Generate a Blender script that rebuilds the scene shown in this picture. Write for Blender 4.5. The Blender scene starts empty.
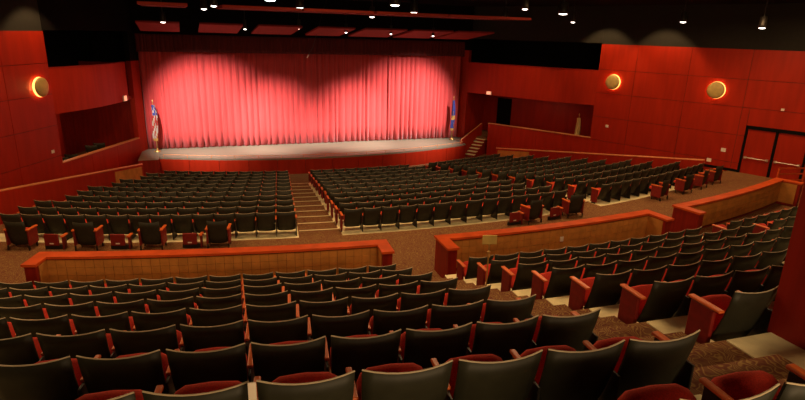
import bpy, bmesh, math, random
from mathutils import Vector, Matrix
random.seed(7)
S = bpy.context.scene
COL = S.collection
PI = math.pi
rad = math.radians
CX, CY = 6.5, 50.0          # centre of the concentric rows (metres), on the stage side
EYE = 7.0

def P(a, r, z=0.0):
    R = CY - r; t = rad(a)
    return Vector((CX + R*math.sin(t), CY - R*math.cos(t), z))

# ------------------------------------------------------------------ materials
def nodes(name):
    m = bpy.data.materials.new(name); m.use_nodes = True
    nt = m.node_tree; b = nt.nodes['Principled BSDF']
    return m, nt, b
def mat(name, col, rough=.6, metal=0.0, var=.12, scale=6.0, spec=.5, stretch=None, bump=0.0, col2=None, sheen=0.0, detail=3.0):
    m, nt, b = nodes(name)
    b.inputs['Roughness'].default_value = rough; b.inputs['Metallic'].default_value = metal
    b.inputs['Specular IOR Level'].default_value = spec
    if sheen: b.inputs['Sheen Weight'].default_value = sheen
    tc = nt.nodes.new('ShaderNodeTexCoord'); mp = nt.nodes.new('ShaderNodeMapping')
    nz = nt.nodes.new('ShaderNodeTexNoise'); cr = nt.nodes.new('ShaderNodeValToRGB')
    nt.links.new(tc.outputs['Object'], mp.inputs['Vector']); nt.links.new(mp.outputs[0], nz.inputs['Vector'])
    if stretch: mp.inputs['Scale'].default_value = stretch
    nz.inputs['Scale'].default_value = scale; nz.inputs['Detail'].default_value = detail
    c2 = col2 or [max(0, c*(1-var)) for c in col]
    cr.color_ramp.elements[0].position = .35; cr.color_ramp.elements[1].position = .65
    cr.color_ramp.elements[0].color = (*c2, 1); cr.color_ramp.elements[1].color = (*[min(1, c*(1+var*.6)) for c in col], 1)
    nt.links.new(nz.outputs['Fac'], cr.inputs[0]); nt.links.new(cr.outputs[0], b.inputs['Base Color'])
    if bump:
        bp = nt.nodes.new('ShaderNodeBump'); bp.inputs['Strength'].default_value = bump; bp.inputs['Distance'].default_value = .01
        nt.links.new(nz.outputs['Fac'], bp.inputs['Height']); nt.links.new(bp.outputs[0], b.inputs['Normal'])
    return m
def emis(name, col, strength):
    m, nt, b = nodes(name)
    b.inputs['Base Color'].default_value = (*col, 1)
    b.inputs['Emission Color'].default_value = (*col, 1); b.inputs['Emission Strength'].default_value = strength
    return m

M = {}
M['wood'] = mat('cherry_wood', (.37, .019, .0045), .45, var=.12, scale=1.2, stretch=(4, 4, .5), spec=.2)
M['wood_dark'] = mat('dark_cherry_wood', (.26, .014, .006), .45, var=.2, scale=1.6, stretch=(5, 5, .5), spec=.25)
M['cap'] = mat('orange_wood', (.62, .085, .014), .38, var=.18, scale=3, stretch=(1, 1, 6), spec=.3)
M['tile'] = mat('tan_fabric_panel', (.56, .23, .040), .85, var=.16, scale=4)
M['seam'] = mat('dark_seam', (.10, .016, .005), .8)
M['black'] = mat('black_paint', (.006, .005, .0045), .9, spec=.1)
M['upper'] = mat('dark_plaster', (.014, .013, .009), .95)
M['cream'] = mat('cream_concrete', (.90, .80, .46), .7, var=.12, scale=5)
M['shell'] = mat('dark_shell_plastic', (.029, .028, .017), .5, var=.15, scale=9, spec=.25)
M['shell_glint'] = mat('shell_edge_highlight', (.52, .42, .27), .45, var=.1)  # overhead glint on the shell tops, put into a tan colour
M['fabric'] = mat('red_seat_fabric', (.62, .040, .018), .9, var=.2, scale=120, sheen=0)
M['panel'] = mat('red_seat_side', (.21, .007, .003), .55, var=.15, scale=14)
M['arm'] = mat('orange_armrest_wood', (.72, .14, .025), .4, var=.15, scale=12, stretch=(4, 1, 1))
M['metal_dark'] = mat('dark_metal', (.03, .025, .02), .45, metal=.4)
M['brass'] = mat('brass', (.62, .42, .13), .35, metal=.7)
M['gold_sign'] = mat('gold_sign_plate', (.60, .46, .12), .5, metal=0)
M['curtain'] = mat('red_velvet', (.56, .046, .044), .92, var=.2, scale=2.2, stretch=(9, 9, .25), sheen=.25)  # vertical noise streaks deepened to put fold shade into the velvet colour
M['stage'] = mat('stage_boards', (.20, .175, .120), .55, var=.12, scale=2, stretch=(.4, 6, 1))
M['white'] = mat('white_plate', (.85, .74, .62), .5)
M['steel'] = mat('brushed_steel', (.6, .5, .4), .35, metal=.8)
M['rail'] = mat('pale_wood_rail', (.68, .26, .10), .4)
M['cloud'] = mat('red_ceiling_panel', (.26, .016, .005), .8)
M['valance'] = mat('shaded_red_velvet', (.11, .010, .008), .95, var=.2, scale=2.2, stretch=(9, 9, .25))  # valance shade put into a darker velvet colour
M['flag_white'] = mat('flag_white_cloth', (.42, .33, .27), .8)
M['flag_red'] = mat('flag_red_cloth', (.30, .015, .01), .8)
M['flag_blue'] = mat('flag_blue_cloth', (.025, .035, .20), .8)
M['flag_gold'] = mat('flag_gold_cloth', (.45, .24, .05), .7)
M['flag_cream'] = mat('flag_cream_cloth', (.75, .52, .20), .8)
M['lens'] = emis('lamp_lens', (1.0, .90, .78), 7)
M['lens_blue'] = emis('cool_lamp_lens', (.70, 1.0, .95), 7)
M['exit'] = emis('exit_light', (1.0, .42, .24), .9)
M['glow'] = emis('sconce_lamp', (1.0, .40, .09), 3.2)
M['dish'] = mat('sconce_dish', (.62, .46, .15), .5, metal=.1)

# carpet with tan and red swirls
def carpet():
    m, nt, b = nodes('swirl_carpet'); b.inputs['Roughness'].default_value = .95
    tc = nt.nodes.new('ShaderNodeTexCoord'); nz = nt.nodes.new('ShaderNodeTexNoise')
    nz.inputs['Scale'].default_value = 6; nz.inputs['Detail'].default_value = 1; nz.inputs['Distortion'].default_value = 2.5
    wv = nt.nodes.new('ShaderNodeTexWave'); wv.inputs['Scale'].default_value = 6.5; wv.inputs['Distortion'].default_value = 26; wv.inputs['Detail'].default_value = 1.2
    wv.inputs['Detail Scale'].default_value = 1.1
    cr = nt.nodes.new('ShaderNodeValToRGB'); e = cr.color_ramp.elements
    e[0].position = .0; e[0].color = (.12, .024, .008, 1)
    e[1].position = 1.0; e[1].color = (.36, .22, .06, 1)
    x = e.new(.74); x.color = (.17, .050, .015, 1); y = e.new(.84); y.color = (.31, .18, .05, 1)
    mix = nt.nodes.new('ShaderNodeMix'); mix.data_type = 'RGBA'; mix.inputs['Factor'].default_value = .35
    c2 = nt.nodes.new('ShaderNodeValToRGB'); c2.color_ramp.elements[0].color = (.17, .046, .013, 1); c2.color_ramp.elements[1].color = (.25, .13, .038, 1)
    c2.color_ramp.elements[0].position = .45; c2.color_ramp.elements[1].position = .55
    nt.links.new(tc.outputs['Object'], wv.inputs['Vector']); nt.links.new(tc.outputs['Object'], nz.inputs['Vector'])
    nt.links.new(wv.outputs['Fac'], cr.inputs[0]); nt.links.new(nz.outputs['Fac'], c2.inputs[0])
    nt.links.new(cr.outputs[0], mix.inputs[6]); nt.links.new(c2.outputs[0], mix.inputs[7]); nt.links.new(mix.outputs[2], b.inputs['Base Color'])
    return m
M['carpet'] = carpet()

# ------------------------------------------------------------------ mesh builder
class MB:
    def __init__(s): s.v = []; s.f = []; s.m = []; s.mats = []; s.cur = 0; s.smooth = []; s.sm = False
    def mat(s, key):
        if key not in s.mats: s.mats.append(key)
        s.cur = s.mats.index(key); return s
    def add(s, vs, fs):
        o = len(s.v); s.v += [Vector(x) for x in vs]
        for f in fs: s.f.append([i+o for i in f]); s.m.append(s.cur); s.smooth.append(s.sm)
        return s
    def hexa(s, q):   # 4 bottom + 4 top corners
        return s.add(q, [(0,3,2,1),(4,5,6,7),(0,1,5,4),(1,2,6,5),(2,3,7,6),(3,0,4,7)])
    def box(s, x0, x1, y0, y1, z0, z1):
        return s.hexa([(x0,y0,z0),(x1,y0,z0),(x1,y1,z0),(x0,y1,z0),(x0,y0,z1),(x1,y0,z1),(x1,y1,z1),(x0,y1,z1)])
    def bbox(s, x0, x1, y0, y1, z0, z1, b=.01, seg=2):
        bm = bmesh.new(); bmesh.ops.create_cube(bm, size=1)
        for v in bm.verts:
            v.co = Vector(((x0+x1)/2+v.co.x*(x1-x0), (y0+y1)/2+v.co.y*(y1-y0), (z0+z1)/2+v.co.z*(z1-z0)))
        bmesh.ops.bevel(bm, geom=list(bm.edges), offset=b, segments=seg, affect='EDGES', profile=.5)
        bm.verts.index_update()
        s.add([v.co.copy() for v in bm.verts], [[v.index for v in f.verts] for f in bm.faces]); bm.free(); return s
    def sector(s, a0, a1, r0, r1, z0, z1, n=None):
        n = n or max(1, int(abs(a1-a0)/1.5)+1)
        vs = []; fs = []
        for i in range(n+1):
            a = a0+(a1-a0)*i/n
            vs += [P(a, r0, z0), P(a, r1, z0), P(a, r1, z1), P(a, r0, z1)]
        for i in range(n):
            b = 4*i; c = b+4
            for k in range(4): fs.append((b+k, c+k, c+(k+1) % 4, b+(k+1) % 4))
        fs.append((0,1,2,3)); fs.append((4*n+3,4*n+2,4*n+1,4*n)); return s.add(vs, fs)
    def slab(s, A, B, z0, z1, t, off=0.0):     # upright slab along A->B, thickness t to the left side of travel, starting at off
        A = Vector(A[:2]); B = Vector(B[:2]); d = (B-A).normalized(); n = Vector((-d.y, d.x))
        a, b = A+n*off, B+n*off; c, e = B+n*(off+t), A+n*(off+t)
        return s.hexa([(a.x,a.y,z0),(b.x,b.y,z0),(c.x,c.y,z0),(e.x,e.y,z0),(a.x,a.y,z1),(b.x,b.y,z1),(c.x,c.y,z1),(e.x,e.y,z1)])
    def tube(s, pts, r, n=8, caps=True):
        pts = [Vector(p) for p in pts]; rr = r if isinstance(r, (list, tuple)) else [r]*len(pts)
        vs = []; fs = []; sm = s.sm
        for i, p in enumerate(pts):
            d = (pts[min(i+1, len(pts)-1)]-pts[max(i-1, 0)]).normalized()
            u = d.cross(Vector((0,0,1))); u = u.normalized() if u.length > .02 else Vector((1,0,0)); w = d.cross(u).normalized()
            for k in range(n): t = 2*PI*k/n; vs.append(p+(u*math.cos(t)+w*math.sin(t))*rr[i])
        for i in range(len(pts)-1):
            for k in range(n): fs.append((i*n+k, i*n+(k+1) % n, (i+1)*n+(k+1) % n, (i+1)*n+k))
        s.sm = True; s.add(vs, fs); s.sm = sm
        if caps: s.add(vs[:n], [list(range(n))]); s.add(vs[-n:], [list(range(n))[::-1]])
        return s
    def lathe(s, prof, c=(0,0,0), n=20):
        vs = []; fs = []; sm = s.sm; c = Vector(c)
        for (r, z) in prof:
            for k in range(n): t = 2*PI*k/n; vs.append(c+Vector((r*math.cos(t), r*math.sin(t), z)))
        for i in range(len(prof)-1):
            for k in range(n): fs.append((i*n+k, i*n+(k+1) % n, (i+1)*n+(k+1) % n, (i+1)*n+k))
        s.sm = True; s.add(vs, fs); s.sm = sm; return s
    def mesh(s, name):
        me = bpy.data.meshes.new(name); me.from_pydata([tuple(v) for v in s.v], [], s.f)
        for k in s.mats: me.materials.append(M[k])
        me.polygons.foreach_set('material_index', s.m); me.polygons.foreach_set('use_smooth', s.smooth)
        me.update()
        bm = bmesh.new(); bm.from_mesh(me); bmesh.ops.recalc_face_normals(bm, faces=bm.faces); bm.to_mesh(me); bm.free()
        return me
    def build(s, name, parent=None, loc=None, rz=None):
        o = bpy.data.objects.new(name, s.mesh(name)); COL.objects.link(o)
        if parent: o.parent = parent
        if loc is not None: o.location = loc
        if rz is not None: o.rotation_euler = (0, 0, rz)
        return o
def mb(key): return MB().mat(key)
def tag(o, label, cat, group=None, kind=None):
    o['label'] = label; o['category'] = cat
    if group: o['group'] = group
    if kind: o['kind'] = kind
    return o
def thing(name, label, cat, loc=(0,0,0), rz=0, group=None):
    o = bpy.data.objects.new(name, None); COL.objects.link(o); o.location = loc; o.rotation_euler = (0, 0, rz)
    o.empty_display_size = .2
    return tag(o, label, cat, group)
def struct(o): o['kind'] = 'structure'; return o
def inst(me, name, parent):
    o = bpy.data.objects.new(name, me); COL.objects.link(o); o.parent = parent; return o
def copy_tree(root, loc, rz, label=None, group=None):
    r = root.copy(); COL.objects.link(r); r.location = loc; r.rotation_euler = (0, 0, rz)
    if label: r['label'] = label
    if group: r['group'] = group
    for ch in list(root.children):
        c = ch.copy(); COL.objects.link(c); c.parent = r
        for g in ch.children:
            d = g.copy(); COL.objects.link(d); d.parent = c
    return r
ORD = ['zeroth','first','second','third','fourth','fifth','sixth','seventh','eighth','ninth','tenth','eleventh','twelfth','thirteenth','fourteenth','fifteenth','sixteenth','seventeenth','eighteenth','nineteenth','twentieth']

# ------------------------------------------------------------------ camera
pitch, yaw, roll = rad(16.9), rad(20), rad(1.7)
fw = Vector((math.sin(yaw)*math.cos(pitch), math.cos(yaw)*math.cos(pitch), -math.sin(pitch)))
rt = Vector((math.cos(yaw), -math.sin(yaw), 0)); up = rt.cross(fw)
cx_ = rt*math.cos(roll)+up*math.sin(roll); cy_ = -rt*math.sin(roll)+up*math.cos(roll)
cam = bpy.data.objects.new('camera', bpy.data.cameras.new('camera')); COL.objects.link(cam); S.camera = cam
cam.matrix_world = Matrix(((cx_.x, cy_.x, -fw.x, 0), (cx_.y, cy_.y, -fw.y, 0), (cx_.z, cy_.z, -fw.z, EYE), (0,0,0,1)))
cam.data.sensor_width = 36; cam.data.lens = 36*550/805; cam.data.clip_start = .05; cam.data.clip_end = 200
def pix(p):
    d = Vector(p)-Vector((0,0,EYE)); z = d.dot(fw)
    if z < .1: return (9999, 9999)
    return (402.5+550*d.dot(cx_)/z, 200-550*d.dot(cy_)/z)

# ------------------------------------------------------------------ levels
RT, RR = .957, .339                      # rear terrace tread and rise
def rear_r(k): return 2.15+RT*(k-1)      # radius position of the back of row k's seats (k=8 is next to the parapets)
def rear_z(k): return 4.44-RR*(k-1)
FT, FR = 1.02, .134
def front_r(k): return 14.5+FT*k
def front_z(k): return 1.36-FR*k
ZA = 1.4                                 # cross aisle level

# ------------------------------------------------------------------ floors
for k in range(-3, 9):
    z = rear_z(k); r0 = rear_r(k)-.04; r1 = r0+RT
    if k == 8: r1 = r0+.85
    struct(mb('carpet').sector(-34, 30, r0, r1, z-.6, z).build('floor_terrace'))
struct(mb('carpet').sector(-34, 30, rear_r(8)+.80, rear_r(8)+1.12, 1.0, 1.705).build('floor_terrace'))
struct(mb('carpet').sector(-36, 36, 9.4, 14.34, 1.0, ZA).build('floor_cross_aisle'))
for k in range(0, 11):
    z = front_z(k); r0 = front_r(k)-.48; r1 = r0+FT
    struct(mb('carpet').sector(-40, 44, r0, r1, z-.5, z).build('floor_tier'))
struct(mb('carpet').sector(-48, 52, front_r(10)+.54, 31, -.5, -.10).build('floor'))
# half steps in the rear aisles
RA = [(-4.5, -2.76), (6.28, 7.5)]
for (a0, a1) in RA:
    for k in range(0, 8):
        r0 = rear_r(k+1)-.04
        struct(mb('carpet').sector(a0, a1, r0-.01, r0+.46, rear_z(k+1)-.02, rear_z(k+1)+RR/2, 2).build('floor_step'))
# cream slabs below the seats
def pad(a0, a1, r0, r1, z): struct(mb('cream').sector(a0, a1, r0, r1, z-.01, z+.012).build('floor_slab'))
for k in range(0, 9):
    r0 = rear_r(k)-.035; z = rear_z(k)
    pad(-18, -4.32-.046*(k-1), r0, r0+RT-.02, z)
    pad(-2.74, 6.28, r0, r0+RT-.02, z); 
    if k >= 4: pad(7.5, 22, r0, r0+RT-.02, z)
def cl(k): return -20.3, -6.95
def cc(k): return -4.75, 8.1-.12*k
def crr(k): return 10.45-.14*k, 22.35-.17*k
for k in range(0, 11):
    for fn in (cl, cc, crr):
        a0, a1 = fn(k); pad(a0-.1, a1+.1, front_r(k)-.16, front_r(k)+.5, front_z(k))
# nosings across the front left aisle steps
for k in range(0, 11):
    struct(mb('cream').sector(-6.8, -4.9, front_r(k)+.49, front_r(k)+.535, front_z(k)-.01, front_z(k)+.006, 3).build('trim_step_nosing'))

# ------------------------------------------------------------------ theatre seat
def shell_mb(nu=8, nv=4, t=.014, zt=.765, zb=.16, wt=.263, wb=.248, lean=.17, curve=.04, dip=.022, rim=True):
    b = mb('shell'); b.sm = True
    def pt(u, v, o):
        w = wb+(wt-wb)*v; x = w*u
        c = curve*(u*u)
        zz = zb+(zt-zb)*v
        if v > .999: zz += -dip+dip*abs(u)**2.2
        if abs(u) > .99 and v < .1: zz += .03
        return (x, lean*(1-v)**1.3+c+o, zz)
    for o, flip in ((0, False), (t, True)):
        vs = [pt(-1+2*i/nu, j/nv, o) for j in range(nv+1) for i in range(nu+1)]
        fs = [(j*(nu+1)+i, j*(nu+1)+i+1, (j+1)*(nu+1)+i+1, (j+1)*(nu+1)+i) for j in range(nv) for i in range(nu)]
        b.add(vs, fs)
    b.sm = False
    W = nu+1; N = W*(nv+1); ring = list(range(W))+[j*W+nu for j in range(1, nv+1)]+[nv*W+i for i in range(nu-1, -1, -1)]+[j*W for j in range(nv-1, 0, -1)]
    o = len(b.v)-2*N
    for a, c in zip(ring, ring[1:]+ring[:1]): b.f.append([o+a, o+c, o+N+c, o+N+a]); b.m.append(b.cur); b.smooth.append(False)
    top = [pt(-1+2*i/nu, 1, t/2) for i in range(nu+1)]
    return b, top
sb, top = shell_mb()
ME = {}
ME['back'] = sb.mesh('backrest')
tb = mb('shell_glint'); tb.tube([(x, y, z+.001) for x, y, z in top], .0058, 6); ME['glint'] = tb.mesh('edge_highlight')  # thin tube carrying the painted highlight of the top edge
# red pad on the front of the backrest
pb = mb('fabric'); pb.sm = True
vs = []; nu, nv = 6, 4
for j in range(nv+1):
    for i in range(nu+1):
        u = -1+2*i/nu; v = j/nv
        edge = (1-u**4)*(1-(2*v-1)**4)
        vs.append((u*.20, .17*(1-(.12+.8*v))**1.3+.045*u*u+.02+.04*edge, .26+.44*v))
pb.add(vs, [(j*7+i, j*7+i+1, (j+1)*7+i+1, (j+1)*7+i) for j in range(nv) for i in range(nu)])
ME['pad'] = pb.mesh('back_pad')
# folded-up seat cushion: rounded slab standing on its hinge
def cushion_mb(folded=True):
    b = mb('fabric'); b.sm = True
    n = 16; lay = []
    for o, sc in ((-.045, .80), (-.03, .96), (0, 1.0), (.03, .96), (.045, .80)):
        ring = []
        for k in range(n):
            t = 2*PI*k/n; c, s_ = math.cos(t), math.sin(t)
            px = .243*sc*math.copysign(abs(c)**.48, c); pz = .205*sc*math.copysign(abs(s_)**.62, s_)
            ring.append((px, o, pz))
        lay.append(ring)
    vs = [p for r_ in lay for p in r_]; fs = []
    for j in range(4):
        for k in range(n): fs.append((j*n+k, j*n+(k+1) % n, (j+1)*n+(k+1) % n, (j+1)*n+k))
    fs.append(list(range(n))); fs.append([4*n+k for k in range(n)][::-1])
    ang = rad(-42) if folded else rad(-84)
    R = Matrix.Rotation(ang, 4, 'X'); off = Vector((0, .37, .325)) if folded else Vector((0, .40, .38))
    b.add([R @ Vector(p)+off for p in vs], fs); return b
ME['cushion'] = cushion_mb().mesh('seat_cushion')
def support_mb(x):
    b = mb('panel'); b.mat('metal_dark').bbox(x-.009, x+.009, .05, .43, .02, .497, .004, 1); b.box(x-.016, x+.016, .22, .46, 0.012, .03); return b
def arm_mb(x, w=.021, y0=.14, y1=.46, z=.495):
    return mb('arm').bbox(x-w, x+w, y0, y1, z, z+.026, .009, 2)
def endp_mb(x):
    b = mb('panel'); b.bbox(x-.024, x+.024, .15, .42, .06, .535, .014, 2); b.mat('metal_dark').box(x-.012, x+.012, .20, .38, .012, .06); return b
HX = .277
ME['support'] = support_mb(HX).mesh('support'); ME['armrest'] = arm_mb(HX).mesh('armrest')
ME['endR'] = support_mb(HX+.005).mesh('end_panel'); ME['endRarm'] = arm_mb(HX+.003, .030, .16, .44, .51).mesh('armrest')
ME['endL'] = endp_mb(-HX-.045).mesh('end_panel'); ME['endLarm'] = arm_mb(-HX-.045, .034, .08, .45, .535).mesh('armrest')
SEATS = []
protos = {}
def seat_proto(kind):
    if kind in protos: return protos[kind], False
    t = thing('theatre_seat', 'x', 'seat')
    bk = inst(ME['back'], 'backrest', t); inst(ME['glint'], 'edge_highlight', bk)
    inst(ME['pad'], 'back_pad', t); inst(ME['cushion'], 'seat_cushion', t)
    if kind == 'right': inst(ME['endR'], 'end_panel', t); inst(ME['endRarm'], 'armrest', t)
    else: inst(ME['support'], 'support', t); inst(ME['armrest'], 'armrest', t)
    if kind == 'left': inst(ME['endL'], 'end_panel', t); inst(ME['endLarm'], 'armrest', t)
    protos[kind] = t; return t, True
# low detail seat for the far mass
sl, _ = shell_mb(4, 2)
mass_tmpl = MB()
def absorb(dst, src, loc=None, a=0):
    if loc is None: T = Matrix.Identity(4)
    else: T = Matrix.Translation(loc) @ Matrix.Rotation(a, 4, 'Z')
    for key in src.mats:
        if key not in dst.mats: dst.mats.append(key)
    mp = [dst.mats.index(k) for k in src.mats]; o = len(dst.v)
    dst.v += [T @ v for v in src.v]; dst.f += [[i+o for i in f] for f in src.f]; dst.m += [mp[i] for i in src.m]; dst.smooth += src.smooth
for part in (sl, tb, cushion_mb(), mb('metal_dark').box(HX-.009, HX+.009, .05, .43, .02, .5), mb('arm').box(HX-.021, HX+.021, .14, .44, .535, .57)): absorb(mass_tmpl, part)
endL_t = MB(); absorb(endL_t, mb('panel').box(-HX-.029, -HX+.019, .14, .43, .17, .535)); absorb(endL_t, mb('arm').box(-HX-.041, -HX+.031, .10, .45, .535, .571))
mass = MB(); mass_n = 0

def plan_row(a0, a1, r, z, from_left, desc, blk, k, near, n_from='aisle', flip_end=None):
    """spread seats over the arc a0..a1"""
    R = CY-r; step = math.degrees((.566 if near else .5555)/R); n = int((a1-a0)/step+(.8 if near else .3))
    out = []
    for i in range(n):
        a = (a0+step*(i+.5)) if from_left else (a1-step*(i+.5))
        base = P(a, r, z)
        p1 = pix(P(a-step*.45, r, z+.76)); p2 = pix(P(a+step*.45, r, z+.76)); p3 = pix(P(a, r+.4, z+.56))
        vis = (p2[0] > 2 and p1[0] < 803 and min(p1[1], p2[1], p3[1]) < 398)
        kind = 'mid'
        if from_left and i == 0: kind = 'left'
        if not from_left and i == 0: kind = 'right'
        if (not from_left) and i == n-1: kind = 'left'
        if from_left and i == n-1: kind = 'right'
        lab = desc.replace('#', ORD[min(i+1, 20)])
        area = abs(p2[0]-p1[0]) if vis else 0
        out.append(dict(a=a, base=base, vis=vis, kind=kind, lab=lab, blk=blk, area=area, near=near, k=k, i=i, n=n))
    return out
plans = []
rowname = lambda k: ORD[9-k]
for k in range(0, 9):
    # left rear block counts from its aisle; the row next to the parapet is the first
    d = 'dark-backed seat, # from its right end, %s row behind the long left parapet' % rowname(k)
    plans += plan_row(-24, (-4.26-.046*(k-1)), rear_r(k), rear_z(k), False, d, 'seats of the rear left block', k, True)
    if k >= 2:
        d = 'dark-backed seat, # from its left end, %s row behind the middle parapet' % rowname(k)
        plans += plan_row(-2.665+.012*k, 6.15, rear_r(k), rear_z(k), True, d, 'seats of the rear middle block', k, True)
    if k >= 5:
        d = 'dark-backed seat, # from its left end, %s row behind the far right parapet' % rowname(k)
        plans += plan_row(7.55, 19.5, rear_r(k), rear_z(k), True, d, 'seats of the far right block', k, True)
RN = lambda k: 'back row' if k == 0 else ORD[k+1]+' row from the back'
for k in range(0, 11):
    a0, a1 = cl(k); plans += plan_row(a0, a1, front_r(k), front_z(k), False, 'black-backed seat, # from the stepped aisle, %s, front left block' % RN(k), 'seats of the front left block', k, False)
    a0, a1 = cc(k); plans += plan_row(a0, a1, front_r(k), front_z(k), True, 'black-backed seat, # from the stepped aisle, %s, front middle block' % RN(k), 'seats of the front middle block', k, False)
    a0, a1 = crr(k); plans += plan_row(a0, a1, front_r(k), front_z(k), True, 'black-backed seat, # from its left end, %s, front right block' % RN(k), 'seats of the front right block', k, False)
# the wood enclosure hides part of the rear middle block
def hidden(s):
    if s['blk'] != 'seats of the rear middle block': return False
    p = pix(s['base']+Vector((0, 0, .74))); q = pix(P(s['a']-.25, rear_r(s['k']), s['base'].z+.76))
    lim = 762+(337-q[1])*.288
    return q[0] > lim+4
plans = [s for s in plans if s['vis'] and not hidden(s)]
plans.sort(key=lambda s: (not s['near'], s['k'] if not s['near'] else 0, -s['area']))
SEAT_LIMIT = 300
print('SEATS PLANNED', len(plans), 'near', sum(s['near'] for s in plans))
for j, s in enumerate(plans):
    if j < SEAT_LIMIT:
        t, new = seat_proto(s['kind'])
        if new: t.location = s['base']; t.rotation_euler = (0, 0, rad(s['a'])); t['label'] = s['lab']; t['group'] = s['blk']
        else: copy_tree(t, s['base'], rad(s['a']), s['lab'], s['blk'])
    else:
        absorb(mass, mass_tmpl, s['base'], rad(s['a'])); mass_n += 1
        if s['kind'] == 'left': absorb(mass, endL_t, s['base'], rad(s['a']))
o = mass.build('seat_rows'); tag(o, 'many far rows of black-backed seats curving below the stage', 'seats', None, 'stuff')

# a narrow white strip set between two backs of the nearest full row
a_ = -4.26-math.degrees(.566/(CY-rear_r(1)))*5
sl_ = mb('white').bbox(-.021, .021, -.014, -.006, .47, .80, .001, 1).build('white_strip', None, P(a_, rear_r(1)-.005, rear_z(1)), rad(a_))
tag(sl_, 'narrow white strip between two dark seat backs near the bottom edge', 'paper')

# ------------------------------------------------------------------ loose chairs on the cross aisle
def loose_chair(a, r, label, tilt=0, side='both'):
    t = thing('companion_chair', label, 'chair', P(a, r, ZA), rad(a)+rad(tilt), 'loose chairs on the cross aisle')
    inst(LC['back'], 'backrest', t); inst(ME['pad'], 'back_pad', t); inst(LC['seat'], 'seat', t)
    for nm in ('L', 'R'):
        inst(LC['side'+nm], 'side_panel', t); inst(LC['arm'+nm], 'armrest', t)
    for nm in range(4): inst(LC['leg%d' % nm], 'leg', t)
    return t
LC = {}
b, _t = shell_mb(8, 4, zb=.13, zt=.79, wt=.25, wb=.24, lean=.12, dip=.02); LC['back'] = b.mesh('backrest')
LC['seat'] = cushion_mb(False).mesh('seat')
for s_, nm in ((-1, 'L'), (1, 'R')):
    LC['side'+nm] = mb('panel').bbox(s_*.275-.02, s_*.275+.02, .06, .44, .12, .53, .012, 2).mesh('side_panel')
    LC['arm'+nm] = mb('arm').bbox(s_*.275-.036, s_*.275+.036, .04, .46, .53, .566, .012, 2).mesh('armrest')
i_ = 0
for sx in (-1, 1):
    for y in (.06, .38):
        LC['leg%d' % i_] = mb('metal_dark').bbox(sx*.265-.018, sx*.265+.018, y-.018, y+.018, 0, .13, .004, 1).mesh('leg'); i_ += 1
for a, tl, lab in [(-18.05, 0, 'black-backed loose chair nearest the left wall on the cross aisle carpet'),
                   (-15.4, 0, 'black-backed loose chair, second from the left wall, on the cross aisle'),
                   (-12.85, 0, 'black-backed loose chair, third from the left wall, with red side panel'),
                   (-10.2, 0, 'black-backed loose chair nearest the stepped aisle, behind the front left block'),
                   (4.75, 6, 'black-backed loose chair turned slightly, behind the front middle block'),
                   (7.3, -10, 'black-backed loose chair at the right end behind the front middle block'),
                   (14.6, 4, 'black-backed loose chair behind the front right block, nearest its middle'),
                   (17.2, -6, 'black-backed loose chair, second along behind the front right block'),
                   (19.4, 3, 'black-backed loose chair, third along behind the front right block'),
                   (21.3, -10, 'black-backed loose chair nearest the double doors on the cross aisle')]:
    loose_chair(a, 13.72, lab, tl)
# low folded seats without backrests between them
FB = {}
b = mb('panel'); b.bbox(-.18, .18, .0, .05, .10, .42, .02, 2); FB['s'] = b.mesh('folded_seat')
FB['tag'] = mb('white').box(-.05, .05, -.004, .002, .15, .18).mesh('tag')
FB['post'] = mb('panel').bbox(.26, .30, .0, .16, .0, .34, .01, 1).mesh('post')
FB['arm'] = mb('arm').bbox(.24, .32, -.02, .24, .34, .38, .012, 2).mesh('armrest')
FB['base'] = mb('metal_dark').bbox(-.20, .30, .03, .10, .0, .12, .01, 1).mesh('base')
for a, lab in [(-16.8, 'low red folded seat without backrest, between the two chairs nearest the left wall'),
               (-14.2, 'low red folded seat without backrest, between second and third loose chairs from left wall'),
               (-11.35, 'low red folded seat without backrest, beside the loose chair nearest the stepped aisle'),
               (3.6, 'low red folded seat without backrest, behind the front middle block'),
               (6.05, 'low red folded seat without backrest, between the two chairs behind front middle block')]:
    t = thing('folding_seat', lab, 'seat', P(a, 13.85, ZA), rad(a), 'low folded seats on the cross aisle')
    f = inst(FB['s'], 'seat_panel', t); inst(FB['tag'], 'tag', f); inst(FB['post'], 'post', t); inst(FB['arm'], 'armrest', t); inst(FB['base'], 'base', t)

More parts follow.
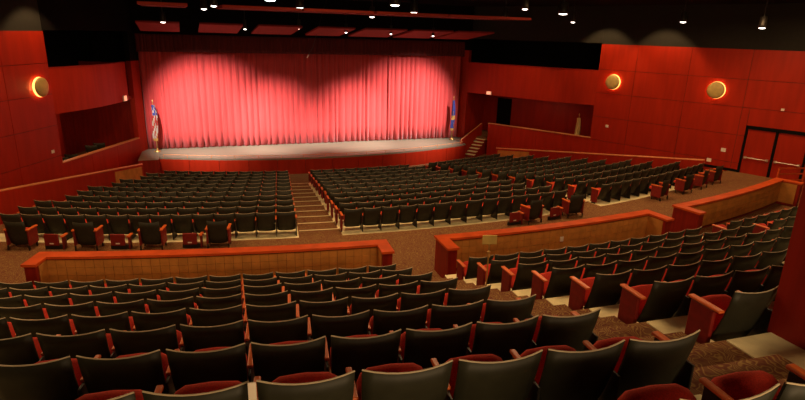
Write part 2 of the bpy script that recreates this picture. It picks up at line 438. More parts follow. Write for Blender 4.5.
# ------------------------------------------------------------------ parapets
def parapet(a0, a1, label, ret0=.62, ret1=.62):
    t = thing('parapet', label, 'parapet', (0,0,0), 0, 'low parapets along the cross aisle')
    z0, z1 = ZA, 2.24; ra, rb = 11.3, 11.5; w = math.degrees(.22/(CY-ra))
    b = mb('wood_dark').sector(a0, a1, ra, rb, z0, z1)
    b.sector(a0, a0+w, ra-ret0, ra, z0, z1, 1); b.sector(a1-w, a1, ra-ret1, ra, z0, z1, 1); b.build('wall_body', t)
    c = mb('cap').sector(a0-.05, a1+.05, ra-.06, rb+.04, z1, z1+.055)
    c.sector(a0-.05, a0+w+.05, ra-ret0-.04, ra-.06, z1, z1+.055, 1); c.sector(a1-w-.05, a1+.05, ra-ret1-.04, ra-.06, z1, z1+.055, 1); c.build('cap_rail', t)
    d = MB(); d.mat('seam').sector(a0+w, a1-w, ra-.012, ra, z0+.06, z1)
    n = int((a1-a0-2*w)*rad(1)*(CY-ra)/.19); st = (a1-a0-2*w)/n; nz = 4; hz = (z1-.03-z0-.09)/nz
    d.mat('tile')
    for i in range(n):
        for j in range(nz):
            d.sector(a0+w+st*i+.005, a0+w+st*(i+1)-.005, ra-.026, ra-.012, z0+.09+hz*j+.003, z0+.09+hz*(j+1)-.003, 1)
    d.sector(a1-w-.02, a1-w, ra-ret1+.1, ra-.03, z0+.09, z1-.03, 1); d.sector(a0+w, a0+w+.02, ra-ret0+.1, ra-.03, z0+.09, z1-.03, 1)
    d.build('tile_facing', t)
    return t
p1 = parapet(-15.1, -4.0, 'long low tan-tiled parapet with orange cap behind the front left block', .42, .5)
p2 = parapet(-2.1, 8.05, 'low tan-tiled parapet with orange cap between the two walkway gaps')
p3 = parapet(9.8, 20.0, 'low tan-tiled parapet with orange cap leading to the double doors')
mb('white').sector(3.05, 3.2, 11.255, 11.275, 1.86, 1.99, 1).build('outlet_plate', p2)['label'] = 'small white outlet plate'
# orange slatted rail at the right end
t = thing('guard_rail', 'short orange slatted guard rail by the right wall at the parapet end', 'rail', (0,0,0))
A = P(20.6, 11.6); B = P(22.0, 11.0)
for q in (A, B): mb('cap').box(q.x-.03, q.x+.03, q.y-.03, q.y+.03, ZA, ZA+1.15).build('post', t)
for z in (ZA+.42, ZA+.68, ZA+.92, ZA+1.13): mb('cap').slab(A, B, z, z+.05, .04, .02).build('slat', t)

# ------------------------------------------------------------------ side walls
def panel_wall(name, A, B, z_top=6.75, z_bot=-.2, first=1.95, step=2.5, holes=(), mirror=False):
    """wood panels from corner A (stage side) back to B, room on the side given by mirror"""
    A = Vector(A); B = Vector(B); d = (B-A); L = d.length; d.normalize()
    n = Vector((-d.y, d.x)) * (1 if mirror else -1)      # into the room
    b = MB()
    def blk(key, s0, s1, z0, z1, t0, t1):
        p = [A+d*s0+n*t0, A+d*s1+n*t0, A+d*s1+n*t1, A+d*s0+n*t1]
        b.mat(key).hexa([(q.x,q.y,z0) for q in p]+[(q.x,q.y,z1) for q in p])
    zs = [z_bot, 1.80, 3.05, 4.28, 5.48, z_top]; ss = [0, first]
    while ss[-1]+step < L: ss.append(ss[-1]+step)
    ss.append(L)
    def solid(key, s0, s1, z0, z1, t0, t1, g):
        # split around openings
        for (h0, h1, hz0, hz1) in holes:
            if s1 > h0+.01 and s0 < h1-.01 and z1 > hz0+.01 and z0 < hz1-.01:
                if s0 < h0: solid(key, s0, h0, z0, z1, t0, t1, g)
                if s1 > h1: solid(key, h1, s1, z0, z1, t0, t1, g)
                m0, m1 = max(s0, h0), min(s1, h1)
                if z1 > hz1: solid(key, m0, m1, hz1, z1, t0, t1, g)
                if z0 < hz0: solid(key, m0, m1, z0, hz0, t0, t1, g)
                return
        blk(key, s0+g, s1-g, z0+g, z1-g, t0, t1)
    solid('seam', 0, L, z_bot, z_top, -.25, -.02, 0)
    for i in range(len(ss)-1):
        for j in range(len(zs)-1): solid('wood', ss[i], ss[i+1], zs[j], zs[j+1], -.02, .0, .011)
    o = b.build(name); struct(o)
    return A, d, n, L
RWA = (19.5, 24.3); RWB = (19.5+29.3*.4545, -5.0)
dv = Vector((RWB[0]-RWA[0], RWB[1]-RWA[1])).normalized()
s_door0 = (24.3-17.7)/abs(dv.y); s_door1 = s_door0+2.42
RW = panel_wall('wall_right', RWA, RWB, holes=[(s_door0, s_door1, 1.38, 3.52)])
LWA = (-5.65, 25.5); LWB = (-5.65-30.5*.4545, -5.0)
LW = panel_wall('wall_left', LWA, LWB, mirror=True, z_top=6.68, first=2.3)
def on(W, s, z, t=0): A, d, n, L = W; q = A+d*s+n*t; return Vector((q.x, q.y, z))
def wblk(b, W, s0, s1, z0, z1, t0, t1):
    p = [on(W, s0, 0, t0), on(W, s1, 0, t0), on(W, s1, 0, t1), on(W, s0, 0, t1)]
    return b.hexa([(q.x, q.y, z0) for q in p]+[(q.x, q.y, z1) for q in p])
# dark upper walls
for nm, W in (('wall_right_upper', RW), ('wall_left_upper', LW)):
    struct(wblk(mb('upper'), W, 0, W[3], 6.75 if W is RW else 6.68, 8.6, -.3, -.02).build(nm))
# double doors
t = bpy.data.objects.new('door_1', None); COL.objects.link(t); t['kind'] = 'structure'
W = RW; s0, s1 = s_door0, s_door1; sm_ = (s0+s1)/2
f = mb('black')
wblk(f, W, s0, s0+.09, 1.38, 3.52, -.2, .03); wblk(f, W, s1-.09, s1, 1.38, 3.52, -.2, .03); wblk(f, W, s0, s1, 3.38, 3.52, -.2, .03); wblk(f, W, sm_-.05, sm_+.05, 1.38, 3.4, -.12, .01)
f.build('door_frame', t)
for q0, q1 in ((s0+.09, sm_-.05), (sm_+.05, s1-.09)):
    dd = wblk(mb('wood'), W, q0+.01, q1-.01, 1.40, 3.37, -.12, -.03).build('door_leaf', t)
    b = mb('steel'); b.tube([on(W, q0+.1, 2.12, .05), on(W, q1-.1, 2.12, .05)], .028, 8)
    wblk(b, W, q0+.06, q0+.16, 2.07, 2.17, -.03, .06); wblk(b, W, q1-.16, q1-.06, 2.07, 2.17, -.03, .06); b.build('push_bar', dd)
# baseboards
struct(wblk(mb('black'), RW, s_door0-1.6, s_door0, 1.4, 1.52, 0, .02).build('baseboard_right'))
# sconces
def sconce(W, s, z, label, big=.37):
    t = thing('wall_sconce', label, 'wall lamp', on(W, s, z, 0), 0, 'round wall sconces')
    A_, d, n, L = W
    yv = Vector((n.x, n.y, 0)); xv = Vector((d.x, d.y, 0)); zv = Vector((0,0,1))
    def ring(b, prof, nn=28):
        vs = []; fs = []
        for (r_, h) in prof:
            for k in range(nn): q = 2*PI*k/nn; vs.append(xv*(r_*math.cos(q))+zv*(r_*math.sin(q))+yv*h)
        for i in range(len(prof)-1):
            for k in range(nn): fs.append((i*nn+k, i*nn+(k+1) % nn, (i+1)*nn+(k+1) % nn, (i+1)*nn+k))
        b.sm = True; b.add(vs, fs); b.sm = False; return b
    ring(mb('dish'), [(0.001, .24), (big*.4, .235), (big*.75, .215), (big, .17), (big, .155), (big*.75, .195), (.001, .215)]).build('dish_shade', t)
    ring(mb('metal_dark'), [(.09, 0), (.09, .05), (.05, .06), (.05, .2)]).build('wall_mount', t)
    g = ring(mb('glow'), [(big*.86, .06), (big*1.03, .07), (big*1.03, .10), (big*.86, .11)]).build('lamp', t)
    L_ = bpy.data.lights.new('sconce_light', 'POINT'); L_.energy = 45; L_.color = (1, .48, .14); L_.shadow_soft_size = .12
    lo = bpy.data.objects.new('sconce_light', L_); COL.objects.link(lo); lo.location = on(W, s, z, .11)
    # small uplight above the dish washing the upper wall
    return t
sl_of = lambda W, Y: abs((W[0].y-Y)/W[1].y)
sconce(RW, sl_of(RW, 23.46), 4.9, 'round brass disc sconce glowing on right wall, nearest the stage')
sconce(RW, sl_of(RW, 19.03), 4.93, 'round brass disc sconce glowing on right wall, nearest the double doors')
sconce(LW, sl_of(LW, 24.83), 4.62, 'round brass disc sconce glowing on the left wall')
# wall plates
for W, Y, z, w, lab in [(RW, 18.35, 2.30, .10, 'square white switch plate on right wall beside the double doors'),
                     (RW, 18.82, 1.74, .10, 'small white outlet plate low on right wall near the doors'),
                     (RW, 16.6, 4.35, .06, 'small white fixture high on right wall above the double doors'),
                     (RW, 23.5, 2.62, .08, 'small pale plate on right wall under the sconce nearest the stage'),
                     (LW, 25.05, 2.05, .08, 'small pale plate on left wall under the sconce')]:
    s = sl_of(W, Y); o = wblk(mb('white'), W, s-w, s+w, z-w*.8, z+w*.8, 0, .015).build('wall_plate'); tag(o, lab, 'wall plate')
# handrails on side walls (follow the floor slope)
def handrail(W, Y0, z0, Y1, z1, label, t=.10, extra=None):
    tr = thing('handrail', label, 'handrail')
    a = on(W, sl_of(W, Y0), z0, t); b_ = on(W, sl_of(W, Y1), z1, t); pts = [a, b_] + ([extra] if extra else [])
    mb('rail').tube(pts, .032, 8).build('rail', tr)
    for i in range(6):
        f = (i+.5)/6; Y = Y0+(Y1-Y0)*f; z = z0+(z1-z0)*f; s = sl_of(W, Y)
        wblk(mb('metal_dark'), W, s-.015, s+.015, z-.06, z-.02, -.01, t).build('bracket', tr)
def ramp_wall(a, r0, r1, zt0, zt1, label, inner):
    t = thing('ramp_wall', label, 'low wall')
    w = .22*inner
    p = [P(a, r0), P(a, r1), P(a+w, r1), P(a+w, r0)]
    zs = [zt0, zt1, zt1, zt0]
    MB().mat('wood').hexa([(q.x, q.y, -.2) for q in p]+[(q.x, q.y, z) for q, z in zip(p, zs)]).build('wall_body', t)
    m = a+w/2
    mb('rail').tube([P(m, r0, zt0+.02), P(m, r1, zt1+.02)], .045, 8).build('cap_rail', t)
    q = a if inner*a < 0 else a+w
    e = -.02*inner
    ra = r1-2.3; rb = r1-.15; za = zt0+(zt1-zt0)*(ra-r0)/(r1-r0); zb = zt0+(zt1-zt0)*(rb-r0)/(r1-r0)
    pp = [P(a, ra), P(a, rb), P(a+e, rb), P(a+e, ra)] if inner < 0 else [P(a, ra), P(a, rb), P(a-.02, rb), P(a-.02, ra)]
    pp = [P(a-.03*math.copysign(1, a), ra), P(a-.03*math.copysign(1, a), rb), P(a, rb), P(a, ra)]
    MB().mat('tile').hexa([(k.x, k.y, 0) for k in pp]+[(k.x, k.y, z-.08) for k, z in zip(pp, (za, zb, zb, za))]).build('inset_panel', t)
ramp_wall(-22.0, 14.6, 25.1, 2.33, .92, 'long low red wooden wall with orange cap sloping past the front left block', -1)
ramp_wall(23.6, 14.9, 26.2, 1.98, .62, 'long low red wooden wall with pale cap sloping past the front right block', 1)

# ------------------------------------------------------------------ side boxes
def side_box(sgn, A, B, zl, z0, z1, tag_side):
    """A: corner with side wall, B: stage-side end; recess lies away from the room"""
    A = Vector(A); B = Vector(B); d = (B-A).normalized(); L = (B-A).length
    n = Vector((-d.y, d.x)) * sgn                        # away from the room (sgn chosen so)
    def blk(b, s0, s1, t0, t1, za, zb):
        p = [A+d*s0+n*t0, A+d*s1+n*t0, A+d*s1+n*t1, A+d*s0+n*t1]
        return b.hexa([(q.x,q.y,za) for q in p]+[(q.x,q.y,zb) for q in p])
    D = 2.7
    return A, B, d, n, L, blk, D
# right side
A, B, d, n, L, blk, D = side_box(-1, (19.5, 24.3), (15.35, 31.2), 1.9, 3.6, 5.4, 'right')
def face_panels(blk, s0, s1, z0, z1, t0, nseg, key='wood', bulge=0.0, Lw=None):
    b = MB(); blk(b.mat('seam'), s0, s1, t0+.03, t0+.16, z0, z1); b.mat(key)
    for i in range(nseg):
        a = s0+(s1-s0)*i/nseg; c = s0+(s1-s0)*(i+1)/nseg
        blk(b, a+.008, c-.008, t0, t0+.03, z0+.005, z1-.005)
    return b
def curved_face(A, B, d, n, s0, s1, z0, z1, bulge, th=.15, N=14, key='wood', taper=0.0):
    b = MB(); b.mat(key); b.sm = True
    vs = []; fs = []
    for i in range(N+1):
        f = i/N; s = s0+(s1-s0)*f; t = -bulge*math.sin(PI*f)
        for (tt, z) in ((t, z0+taper*0), (t+th, z0), (t+th, z1), (t, z1)):
            q = A+d*s+n*tt; vs.append((q.x, q.y, z))
    for i in range(N):
        for k in range(4): fs.append((4*i+k, 4*i+4+k, 4*i+4+(k+1) % 4, 4*i+(k+1) % 4))
    fs += [(0,1,2,3), (4*N,4*N+1,4*N+2,4*N+3)]
    b.sm = False; b.add(vs, fs); return b
struct(face_panels(blk, -.05, L-1.72, -.2, 1.86, 0, 4).build('wall_box_right'))
struct(blk(mb('rail'), -.05, L-1.72, -.04, .16, 1.86, 1.90).build('trim_box_right'))
struct(curved_face(A, B, d, n, -.02, L, 3.60, 5.38, .22).build('wall_balcony_right'))
struct(curved_face(A, B, d, n, -.02, L, 5.38, 5.42, .26, th=.22, key='wood_dark').build('trim_balcony_right'))
struct(blk(mb('wood_dark'), 0, L+.8, .1, D, 3.60, 3.72).build('floor_balcony_right'))
struct(blk(mb('carpet'), 0, L+.8, .1, D, .80, .92).build('floor_box_right'))
struct(blk(mb('wood'), -.4, L+1.2, D, D+.15, -.2, 3.62).build('wall_recess_right'))
struct(blk(mb('black'), -.4, L+1.2, D+.1, D+.25, 3.62, 8.6).build('wall_recess_upper_right'))
struct(blk(mb('wood_dark'), -.15, .0, .1, D, -.2, 3.62).build('wall_recess_end_right'))
struct(blk(mb('black'), -.15, .0, .1, D, 3.72, 8.6).build('wall_recess_end_upper_right'))
struct(blk(mb('wood'), L+.25, L+.4, -.05, D, -.2, 3.62).build('wall_recess_stage_right'))
struct(blk(mb('black'), L+.9, L+1.05, .1, D, 3.72, 8.6).build('wall_recess_stage_upper_right'))
struct(blk(mb('upper'), -.02, L, .0, .2, 6.78, 8.6).build('wall_header_right'))
dr = bpy.data.objects.new('door_2', None); COL.objects.link(dr); dr['kind'] = 'structure'
blk(mb('black'), L-1.75, L-.75, D-.05, D+.01, .92, 3.15).build('door_opening', dr)
RBx = (A.copy(), d.copy(), n.copy(), L)
# exit light under right balcony
def small_box(A, d, n, s, t, z, w, h, key, name, label, cat):
    b = MB(); b.mat('white')
    p = [A+d*(s-w)+n*t, A+d*(s+w)+n*t, A+d*(s+w)+n*(t+.06), A+d*(s-w)+n*(t+.06)]
    b.hexa([(q.x,q.y,z-h) for q in p]+[(q.x,q.y,z+h) for q in p])
    tr = thing(name, label, cat)
    b.build('housing', tr)
    b = MB(); b.mat(key); p = [A+d*(s-w*.9)+n*(t-.01), A+d*(s+w*.9)+n*(t-.01), A+d*(s+w*.9)+n*t, A+d*(s-w*.9)+n*t]
    b.hexa([(q.x,q.y,z-h*.85) for q in p]+[(q.x,q.y,z+h*.85) for q in p]); b.build('lit_panel', tr)
small_box(A, d, n, L-1.75, -.27, 3.72, .16, .10, 'exit', 'lit_sign', 'small pink lit sign on lower edge of the right balcony', 'sign')
# furled cream flag standing in the right box
def furled_flag(base, h, z, label, cols, droop=.62, r=.17):
    tr = thing('flag', label, 'flag', base, 0)
    mb('brass').tube([(0,0,.05), (0,0,h-.12)], .016, 8).build('pole', tr)
    mb('brass').lathe([(.001,h+.06),(.02,h),(.035,h-.05),(.02,h-.1),(.012,h-.13)], n=10).build('finial', tr)
    mb('brass').lathe([(.16,0),(.16,.03),(.06,.07),(.03,.16),(.001,.16)], n=16).build('stand', tr)
    b = MB(); N = 22; z1 = h-.22; z0 = h-.22-h*droop; nz = 14
    vs = []; fs = []; ms = []
    for j in range(nz+1):
        f = j/nz; zz = z1+(z0-z1)*f; rr = r*(.25+.95*math.sin(PI*min(1, .12+f*.62))**.8)*(1 if j < nz else .8)
        for k in range(N):
            q = 2*PI*k/N; w = rr*(.72+.28*math.sin(5*q+f*4)); vs.append((w*math.cos(q)+.03*math.sin(f*5), w*.7*math.sin(q), zz))
    b.sm = True
    for j in range(nz):
        for k in range(N):
            b.mat(cols((j+.5)/nz, (k+.5)/N)); 
            fs = [(j*N+k, j*N+(k+1) % N, (j+1)*N+(k+1) % N, (j+1)*N+k)]
            if j == 0 and k == 0: b.v += [Vector(v) for v in vs]
            b.f.append(list(fs[0])); b.m.append(b.cur); b.smooth.append(True)
    b.build('cloth', tr)
    fr = MB(); fr.mat('flag_gold'); fr.tube([(r*.55*math.cos(q*.6)+.02, r*.35*math.sin(q*.6)-.1, z0-.03+(z1-z0)*q/9) for q in range(7)], .012, 5); fr.build('fringe', tr)
    return tr
def us(f, k):
    if f > .93: return 'flag_gold'
    if f < .30: return 'flag_blue' if (int(k*11)+int(f*14)) % 3 else 'flag_white'
    return 'flag_red' if int(k*9+f*6) % 2 else 'flag_white'
def blue(f, k):
    if .48 < f < .66 and .45 < k < .95: return 'flag_gold'
    if f > .95: return 'flag_gold'
    return 'flag_blue'
furled_flag(Vector((-2.45, 30.55, .76)), 2.62, 0, 'furled red and white striped flag with blue canton, on stage beside curtain', us, droop=.70, r=.13)
furled_flag(Vector((14.32, 30.75, .76)), 2.62, 0, 'furled blue flag with gold emblem standing at right end of stage', blue, droop=.70, r=.115)
q = A+d*1.0+n*.7
furled_flag(Vector((q.x, q.y, .92)), 2.05, 0, 'furled cream flag on a pole inside the right side box', lambda f, k: 'flag_cream', r=.15, droop=.75)
# box seats seen over right ramp wall
def box_seat(q, rz, label):
    t = thing('box_chair', label, 'chair', q, rz, 'chairs in the side boxes')
    inst(ME['back'], 'backrest', t); inst(ME['pad'], 'back_pad', t); inst(ME['cushion'], 'seat_cushion', t); inst(ME['support'], 'support', t)
BOX_R = (A, d, n, L)

# left side
A, B, d, n, L, blk, D = side_box(1, (-5.65, 25.5), (-3.25, 30.6), 1.5, 3.5, 5.3, 'left')
struct(face_panels(blk, -.05, L, -.2, 1.47, 0, 3).build('wall_box_left'))
struct(blk(mb('rail'), -.05, L, -.04, .16, 1.47, 1.51).build('trim_box_left'))
struct(curved_face(A, B, d, n, -.02, L-.5, 3.48, 5.26, .30).build('wall_balcony_left'))
struct(curved_face(A, B, d, n, -.02, L-.5, 5.26, 5.30, .34, th=.22, key='wood_dark').build('trim_balcony_left'))
struct(blk(mb('wood_dark'), 0, L+.8, .1, D, 3.48, 3.60).build('floor_balcony_left'))
struct(blk(mb('carpet'), 0, L+.8, .1, D, .68, .80).build('floor_box_left'))
struct(blk(mb('wood'), -.4, L-1.9, D, D+.15, -.2, 3.5).build('wall_recess_left'))
struct(blk(mb('wood_dark'), L-1.9, L+1.6, D+.8, D+.95, -.2, 3.5).build('wall_recess_rear_left'))
struct(blk(mb('black'), -.4, L+1.6, D+.1, D+.25, 3.62, 8.6).build('wall_recess_upper_left'))
struct(blk(mb('wood_dark'), -.15, .0, .1, D, -.2, 3.48).build('wall_recess_end_left'))
struct(blk(mb('black'), -.15, .0, .1, D, 3.6, 8.6).build('wall_recess_end_upper_left'))
struct(blk(mb('wood_dark'), L+.1, L+.25, .1, D+.9, -.2, 5.2).build('wall_recess_stage_left'))
struct(blk(mb('black'), -.02, L, .0, .2, 6.70, 8.6).build('wall_header_left'))
small_box(A, d, n, L-1.25, -.30, 3.64, .12, .13, 'exit', 'lit_sign', 'small pink lit sign on lower corner of the left balcony', 'sign')
for s, tt, lab in [(.55, .5, 'dark chair in left side box, nearest the side wall'), (1.15, .5, 'dark chair in left side box, second from the side wall'), (3.1, .9, 'dark chair in left side box, second nearest the stage'), (3.7, .9, 'dark chair in left side box, nearest the stage')]:
    q = A+d*s+n*tt; box_seat(Vector((q.x, q.y, .80)), math.atan2(-d.x, d.y)+.3, lab)
# ------------------------------------------------------------------ stage
SC = Vector((6.0, 49.9)); SR = 22.3
def arc_pt(x, R=SR): return SC.y-math.sqrt(R*R-(x-SC.x)**2)
X0, X1 = -2.3, 14.6
b = MB(); N = 40; b.mat('stage'); vs = []
for i in range(N+1):
    x = X0+(X1-X0)*i/N; vs += [(x, arc_pt(x), .62), (x, 33, .62), (x, 33, .74), (x, arc_pt(x), .74)]
fs = []
for i in range(N):
    for k in range(4): fs.append((4*i+k, 4*i+4+k, 4*i+4+(k+1) % 4, 4*i+(k+1) % 4))
b.add(vs, fs); struct(b.build('floor_stage'))
b = MB(); xs = [X0]; 
while xs[-1] < X1: xs.append(xs[-1]+1.4)
xs[-1] = X1
b.mat('seam'); 
for i in range(40):
    xa = X0+(X1-X0)*i/40; xb = X0+(X1-X0)*(i+1)/40; b.slab((xa, arc_pt(xa)), (xb, arc_pt(xb)), -.12, .70, .1, .04)
b.mat('wood')
for i in range(len(xs)-1):
    for j in range(4):
        xa = xs[i]+(xs[i+1]-xs[i])*j/4+(.008 if j == 0 else 0); xb = xs[i]+(xs[i+1]-xs[i])*(j+1)/4-(.008 if j == 3 else 0)
        b.slab((xa, arc_pt(xa)), (xb, arc_pt(xb)), -.12, .66, .06, -.02)
struct(b.build('wall_stage_apron'))
# low brass edge rail made of segments
rl = thing('stage_edge_rail', 'low thin metal rail running along curved front edge of the stage', 'rail')
b = mb('rail'); 
pts = [(X0+.2+(X1-X0-.4)*i/50, 0) for i in range(51)]
b.tube([(x, arc_pt(x)+.06, .88) for x, _ in pts], .014, 6).build('top_rail', rl)
x = X0+.2
while x < X1-.1:
    mb('rail').tube([(x, arc_pt(x)+.06, .73), (x, arc_pt(x)+.06, .88)], .014, 6).build('post', rl); x += 1.12
# plinth at left end of stage, and floor behind
struct(mb('wood_dark').box(-3.2, -2.28, 28.6, 33, -.12, .74).build('wall_stage_end_left'))
struct(mb('stage').box(-3.2, -2.28, 28.6, 33, .74, .755).build('trim_stage_end_left'))
struct(mb('stage').box(14.55, 18.5, 30.3, 33, .62, .74).build('floor_stage_wing_right'))
# curtains
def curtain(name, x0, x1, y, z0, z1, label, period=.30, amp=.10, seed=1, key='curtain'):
    rnd = random.Random(seed); b = mb(key); b.sm = True
    xs = [x0]; per = []
    while xs[-1] < x1:
        xs.append(xs[-1]+period*rnd.uniform(.65, 1.4)); per.append(amp*rnd.uniform(.5, 1.35))
    prof = []
    for i in range(len(xs)-1):
        for j in range(8):
            t = j/8; prof.append((xs[i]+(xs[i+1]-xs[i])*t, -per[i]*math.sin(PI*t)**.7))
    prof = [p_ for p_ in prof if p_[0] <= x1]
    nz = 6; W = len(prof); vs = []
    for k in range(nz+1):
        f = k/nz; z = z0+(z1-z0)*f
        for i, (x, yy) in enumerate(prof): vs.append((x+.02*math.sin(i*.37+f*3)*(1-f), y+yy*(1.15-.4*f)+.03*math.sin(x*1.7+f), z))
    b.add(vs, [(k*W+i, k*W+i+1, (k+1)*W+i+1, (k+1)*W+i) for k in range(nz) for i in range(W-1)])
    o = b.build(name); m_ = o.modifiers.new('thick', 'SOLIDIFY'); m_.thickness = .012; m_.offset = 1
    return tag(o, label, 'curtain')
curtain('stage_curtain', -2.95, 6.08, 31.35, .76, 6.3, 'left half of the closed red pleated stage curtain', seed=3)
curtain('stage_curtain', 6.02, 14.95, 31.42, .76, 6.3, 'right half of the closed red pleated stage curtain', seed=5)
curtain('valance', -3.0, 15.0, 31.05, 5.74, 6.62, 'shade-darkened red pleated valance across the top of the stage opening', period=.2, amp=.06, seed=9, key='valance')
struct(mb('black').box(-8, 22, 33.0, 33.2, -.3, 8.6).build('wall_stage_rear'))
struct(mb('black').box(-3.3, 15.4, 30.95, 31.6, 6.6, 8.6).build('wall_proscenium_header'))
struct(mb('wood').slab((15.36, 31.15), (15.0, 31.75), -.1, 6.1, -.25).build('wall_proscenium_right'))
struct(mb('wood').slab((-2.95, 31.3), (-3.25, 30.6), -.1, 5.3, -.25).build('wall_proscenium_left'))
struct(mb('black').slab((15.36, 31.15), (15.0, 31.75), 6.1, 8.6, -.25).build('wall_proscenium_upper_right'))
struct(mb('black').slab((-2.95, 31.3), (-3.25, 30.6), 5.3, 8.6, -.25).build('wall_proscenium_upper_left'))
# stairs right of the stage with side wall
Pt = Vector((16.05, 30.15)); st_dir = Vector((.82, .57)).normalized()
nrm = Vector((st_dir.y, -st_dir.x))
sd = thing('stage_stairs', 'short flight of pale-nosed steps beside right end of the stage', 'stairs')
base = Vector((14.75, 29.65))
for i in range(6):
    a = base+st_dir*(.25*i); z = -.10+.155*(i+1)
    p = [a, a+nrm*.6, a+nrm*.6+st_dir*.30, a+st_dir*.30]
    o = MB().mat('wood_dark').hexa([(q.x,q.y,-.1) for q in p]+[(q.x,q.y,z-.02) for q in p]).build('step', sd)
    MB().mat('cream').hexa([(q.x,q.y,z-.02) for q in p]+[(q.x,q.y,z+.015) for q in p]).build('tread', o)
bl = thing('stair_balustrade', 'solid red wood balustrade with pale cap beside the stage steps', 'balustrade')
a = base-nrm*.16-st_dir*.4; c = base-nrm*.16+st_dir*2.1; N2 = nrm*.12
p = [a, a+N2, c+N2, c]
za, zb = .95, 1.65
MB().mat('wood').hexa([(q.x,q.y,-.1) for q in p]+[(p[0].x,p[0].y,za),(p[1].x,p[1].y,za),(p[2].x,p[2].y,zb),(p[3].x,p[3].y,zb)]).build('side_wall', bl)
mb('rail').tube([(a.x+N2.x/2, a.y+N2.y/2, za-.25), (a.x+N2.x/2, a.y+N2.y/2, za+.03), (c.x+N2.x/2, c.y+N2.y/2, zb+.03)], .03, 8).build('cap_rail', bl)

# ------------------------------------------------------------------ ceiling
struct(mb('black').box(-22, 36, -6, 33.2, 8.6, 8.8).build('ceiling'))
struct(mb('black').box(-22, 36, -6, -5.8, -1, 8.8).build('wall_back'))
def cloud(x0, x1, ya, za, yb, zb, label, group):
    b = mb('cloud'); k = .05; x2, x3 = x0+k*(x0+2), x1+k*(x1+2); b.hexa([(x2, ya, za), (x3, ya, za), (x1, yb, zb), (x0, yb, zb), (x2, ya+.03, za+.08), (x3, ya+.03, za+.08), (x1, yb+.03, zb+.08), (x0, yb+.03, zb+.08)])
    o = b.build('ceiling_panel'); tag(o, label, 'ceiling panel', group)
lower = [(-2.62, -.78), (-.10, 1.84), (2.36, 4.45), (5.05, 6.95), (7.3, 9.55), (9.75, 12.0), (12.15, 14.3)]
nm = ['leftmost', 'second from left', 'third from left', 'middle one', 'third from right', 'second from right', 'rightmost']
for (x0, x1), w in zip(lower, nm):
    cloud(x0+.07, x1-.07, 27.6, 7.11, 29.3, 6.74, 'red ceiling panel over the stage valance, %s in the lower row' % w, 'lower red ceiling panels')
for (x0, x1), w in zip([(-1.62, -.34), (.59, 2.84), (2.92, 5.08), (5.19, 7.6), (7.7, 10.75)], ['leftmost', 'second from left', 'middle one', 'second from right', 'rightmost']):
    cloud(x0, x1, 18.2, 7.57, 20.0, 7.57, 'red ceiling panel nearer the seats, %s in the upper row' % w, 'upper red ceiling panels')

# downlights: small cans hanging at the catwalk level
can = MB().mat('metal_dark'); can.lathe([(.10, .42), (.12, .40), (.14, .10), (.14, .0), (.115, .0)], n=16)
CAN = can.mesh('housing'); ln = MB().mat('lens'); ln.lathe([(.115, .012), (.112, -.012), (.085, -.028), (.04, -.036), (.001, -.038)], n=16); LENS = ln.mesh('lamp_lens')
ln = MB().mat('lens_blue'); ln.lathe([(.115, .012), (.112, -.012), (.085, -.028), (.04, -.036), (.001, -.038)], n=16); LENSB = ln.mesh('lamp_lens')
st = MB().mat('metal_dark'); st.tube([(0,0,.4), (0,0,1.0)], .02, 6); STEM = st.mesh('stem')
def ray(px, py):
    x, y = px-402.5, 200-py
    return (cx_*x+cy_*y+fw*550)
LIGHTS = [(2.22, 19, 7.88), (3.66, 22, 7.79), (7.09, 24, 7.62), (0.26, 24, 7.67), (0.58, 22, 7.73), (6.26, 18.5, 7.88), (8.26, 22, 7.8), (13.58, 24, 7.82), (10.35, 17, 7.88), (12.91, 18.5, 7.85), (15.93, 22, 7.68), (19.24, 19, 7.77), (20.7, 16.5, 7.58), (-1.42, 27, 7.15), (2.06, 28, 6.96), (4.59, 28, 7.06), (6.93, 28, 6.94), (11.63, 28, 6.89), (9.29, 28, 6.93)]
names = [('cool white and largest, high over the front left block', 1.5), ('in the top row, right of the cool white one', 1.1), ('small, between the two rows of red panels', .9), ('paired, the lower of two at upper left', .9),
         ('paired, the upper of two at upper left', .9), ('brightest one high over the front middle block', 1.3), ('just right of and below the brightest middle one', 1.1), ('beside the right end of the upper red panels', .9),
         ('small and high, left of the wide one', .8), ('wide and bright, over the right box opening', 1.35), ('small, just below the wide bright one', .8), ('near the right wall above the sconces', 1.0),
         ('near the right wall above the double doors', 1.0), ('hanging over the leftmost lower red panel', .9), ('at the right edge of second lower red panel', .6), ('at the right edge of third lower red panel', .6),
         ('at the right edge of middle lower red panel', .55), ('at the right end of second last lower panel', .55), ('at the right edge of fifth lower red panel', .5)]
first = True
for (x, y, z), (nme, sc) in zip(LIGHTS, names):
    t = thing('downlight', 'small round lit downlight ' + nme, 'ceiling lamp', (x, y, z), 0, 'downlights hanging in the dark ceiling')
    t.scale = (sc, sc, 1)
    inst(CAN, 'housing', t); inst(LENSB if 'cool' in nme else LENS, 'lamp_lens', t)
    o = inst(STEM, 'stem', t); 
    L_ = bpy.data.lights.new('downlight_beam', 'SPOT'); L_.energy = 45; L_.spot_size = rad(95); L_.spot_blend = .9; L_.color = (1, .62, .28); L_.shadow_soft_size = .12
    lo = bpy.data.objects.new('downlight_beam', L_); COL.objects.link(lo); lo.location = (x, y, z-.12)

# hanging microphone before the valance
mc = thing('hanging_microphone', 'thin microphone on a slanting cable hanging before the valance', 'microphone')
mb('metal_dark').tube([(5.9, 27.5, 8.6), (5.55, 29.5, 6.2), (5.4, 30.0, 5.75)], .012, 6).build('cable', mc)
mb('steel').tube([(5.4, 30.0, 5.75), (5.33, 30.15, 5.6)], .03, 8).build('capsule', mc)

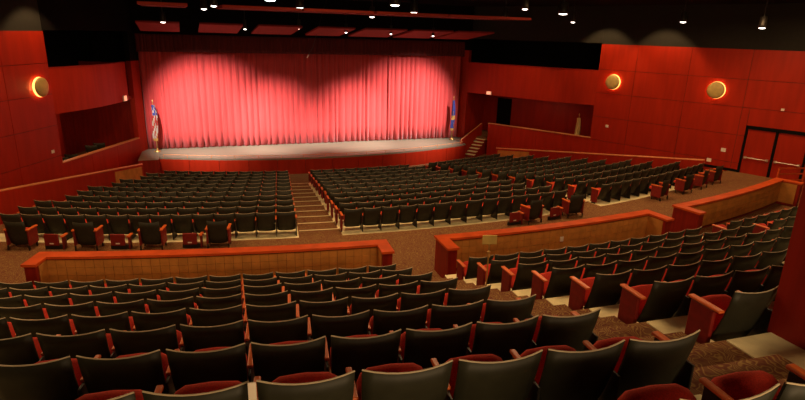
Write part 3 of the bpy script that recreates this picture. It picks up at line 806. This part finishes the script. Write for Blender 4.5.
# ------------------------------------------------------------------ sign stand in the left aisle
q = P(-3.27, 7.02, rear_z(6))
sg = thing('sign_stand', 'slim brass sign stand with square gold plate on the stepped aisle', 'sign stand', q, rad(-14))
mb('brass').lathe([(.15,0),(.15,.015),(.03,.03),(.014,.06),(.001,.06)], n=20).build('base', sg)
mb('brass').tube([(0,0,.03),(0,0,1.13)], .012, 10).build('pole', sg)
mb('brass').lathe([(.012,.90),(.03,.92),(.03,.95),(.015,.98),(.03,1.0),(.012,1.03)], n=12).build('collar', sg)
mb('gold_sign').bbox(-.115, .115, -.008, .008, 1.13, 1.28, .004, 1).build('plate', sg)

# ------------------------------------------------------------------ wood enclosure at right
en = thing('control_booth', 'tall plain dark red wooden enclosure on black plinth beside the aisle', 'enclosure')
c0 = Vector((4.78, 3.12)); back = P(-2.0, .9) ; c1 = Vector((back.x, back.y)); dn = Vector((1, -.05)).normalized()*2.2
p = [c0, c1, c1+dn, c0+dn]
zf = 4.34
MB().mat('wood_dark').hexa([(q.x,q.y,zf+.1) for q in p]+[(q.x,q.y,6.35) for q in p]).build('side_panels', en)
ctr = (c0+c1+dn/1)/2; 
p2_ = [q+(Vector((.03,0)) if i in (0,1) else Vector((0,0))) for i, q in enumerate(p)]
MB().mat('black').hexa([(q.x,q.y,zf-.3) for q in p2_]+[(q.x,q.y,zf+.1) for q in p2_]).build('plinth', en)

# ------------------------------------------------------------------ lights
def spot(loc, tgt, e, size, col, soft=.3, blend=.6, name='stage_spot'):
    L_ = bpy.data.lights.new(name, 'SPOT'); L_.energy = e; L_.spot_size = rad(size); L_.spot_blend = blend; L_.color = col; L_.shadow_soft_size = soft
    o = bpy.data.objects.new(name, L_); COL.objects.link(o); o.location = loc
    o.rotation_euler = (Vector(tgt)-Vector(loc)).to_track_quat('-Z', 'Y').to_euler(); return o
def area(loc, tgt, e, sx, sy, col, name='house_light'):
    L_ = bpy.data.lights.new(name, 'AREA'); L_.shape = 'RECTANGLE'; L_.size = sx; L_.size_y = sy; L_.energy = e; L_.color = col
    o = bpy.data.objects.new(name, L_); COL.objects.link(o); o.location = loc
    o.rotation_euler = (Vector(tgt)-Vector(loc)).to_track_quat('-Z', 'Y').to_euler(); return o
warm = (1, .90, .84)
for (x, tx, tz, e, sz) in ((-3.2, .9, 1.2, 1.15, 50), (1.6, 4.2, .7, .7, 41), (10.2, 7.6, .7, .7, 41), (15.2, 10.8, 1.3, 1.2, 50)):
    spot((x, 24.5, 7.7), (tx, 31.6, tz), 10500*e, sz, warm, .2, 1.0)
for x in (1.5, 6, 10.5): spot((x, 26.0, 7.9), (x, 29.4, .75), 190, 66, warm, .2, .8, 'stage_wash')
for x in (-4, 4, 12, 19): area((x, 15.2, 8.3), (x, 14.2, 0), 250, 2, 2, (1, .60, .28))
for x in (-4, 4, 12): area((x, 7.6, 8.4), (x, 8.4, 0), 140, 2.0, 2.0, (1, .62, .30))
# wall washers for the side walls
for W, Y, e in ((RW, 24.6, 1), (RW, 21.4, 1), (RW, 13.0, 1), (LW, 24.9, .9), (LW, 21.0, .7)):
    q = on(W, sl_of(W, Y), 8.3, 1.6); spot(q, on(W, sl_of(W, Y), 4.5, .0), 350*e, 84, (1, .60, .27), .12, .35, 'wall_washer')
area((4, -4.6, 7.7), (5, 7, 3.0), 520, 8, .8, (1, .66, .34), 'rear_fill_light')  # added fill behind the camera to brighten the seat backs
spot((14.5, 24.5, 8.0), (17.5, 28.5, 3.2), 420, 60, (1, .58, .30), .2, .9, 'balcony_wash')
spot((-1.0, 24.5, 8.0), (-4.6, 28.0, 3.2), 300, 60, (1, .58, .30), .2, .9, 'balcony_wash')

for loc in ((18.2, 27.9, 2.9), (-5.9, 27.6, 2.9)):  # added fill points under the balconies, brightening the dim recesses
    L_ = bpy.data.lights.new('box_fill_light', 'POINT'); L_.energy = 9 if loc[0] > 0 else 34; L_.color = (1, .55, .28); L_.shadow_soft_size = .6
    o = bpy.data.objects.new('box_fill_light', L_); COL.objects.link(o); o.location = loc
w = bpy.data.worlds.new('world'); S.world = w; w.use_nodes = True
w.node_tree.nodes['Background'].inputs[0].default_value = (.30, .14, .07, 1); w.node_tree.nodes['Background'].inputs[1].default_value = .02
vs_ = S.view_settings; vs_.view_transform = 'Standard'; vs_.look = 'None'; vs_.gamma = 1; vs_.use_curve_mapping = False; vs_.exposure = .05
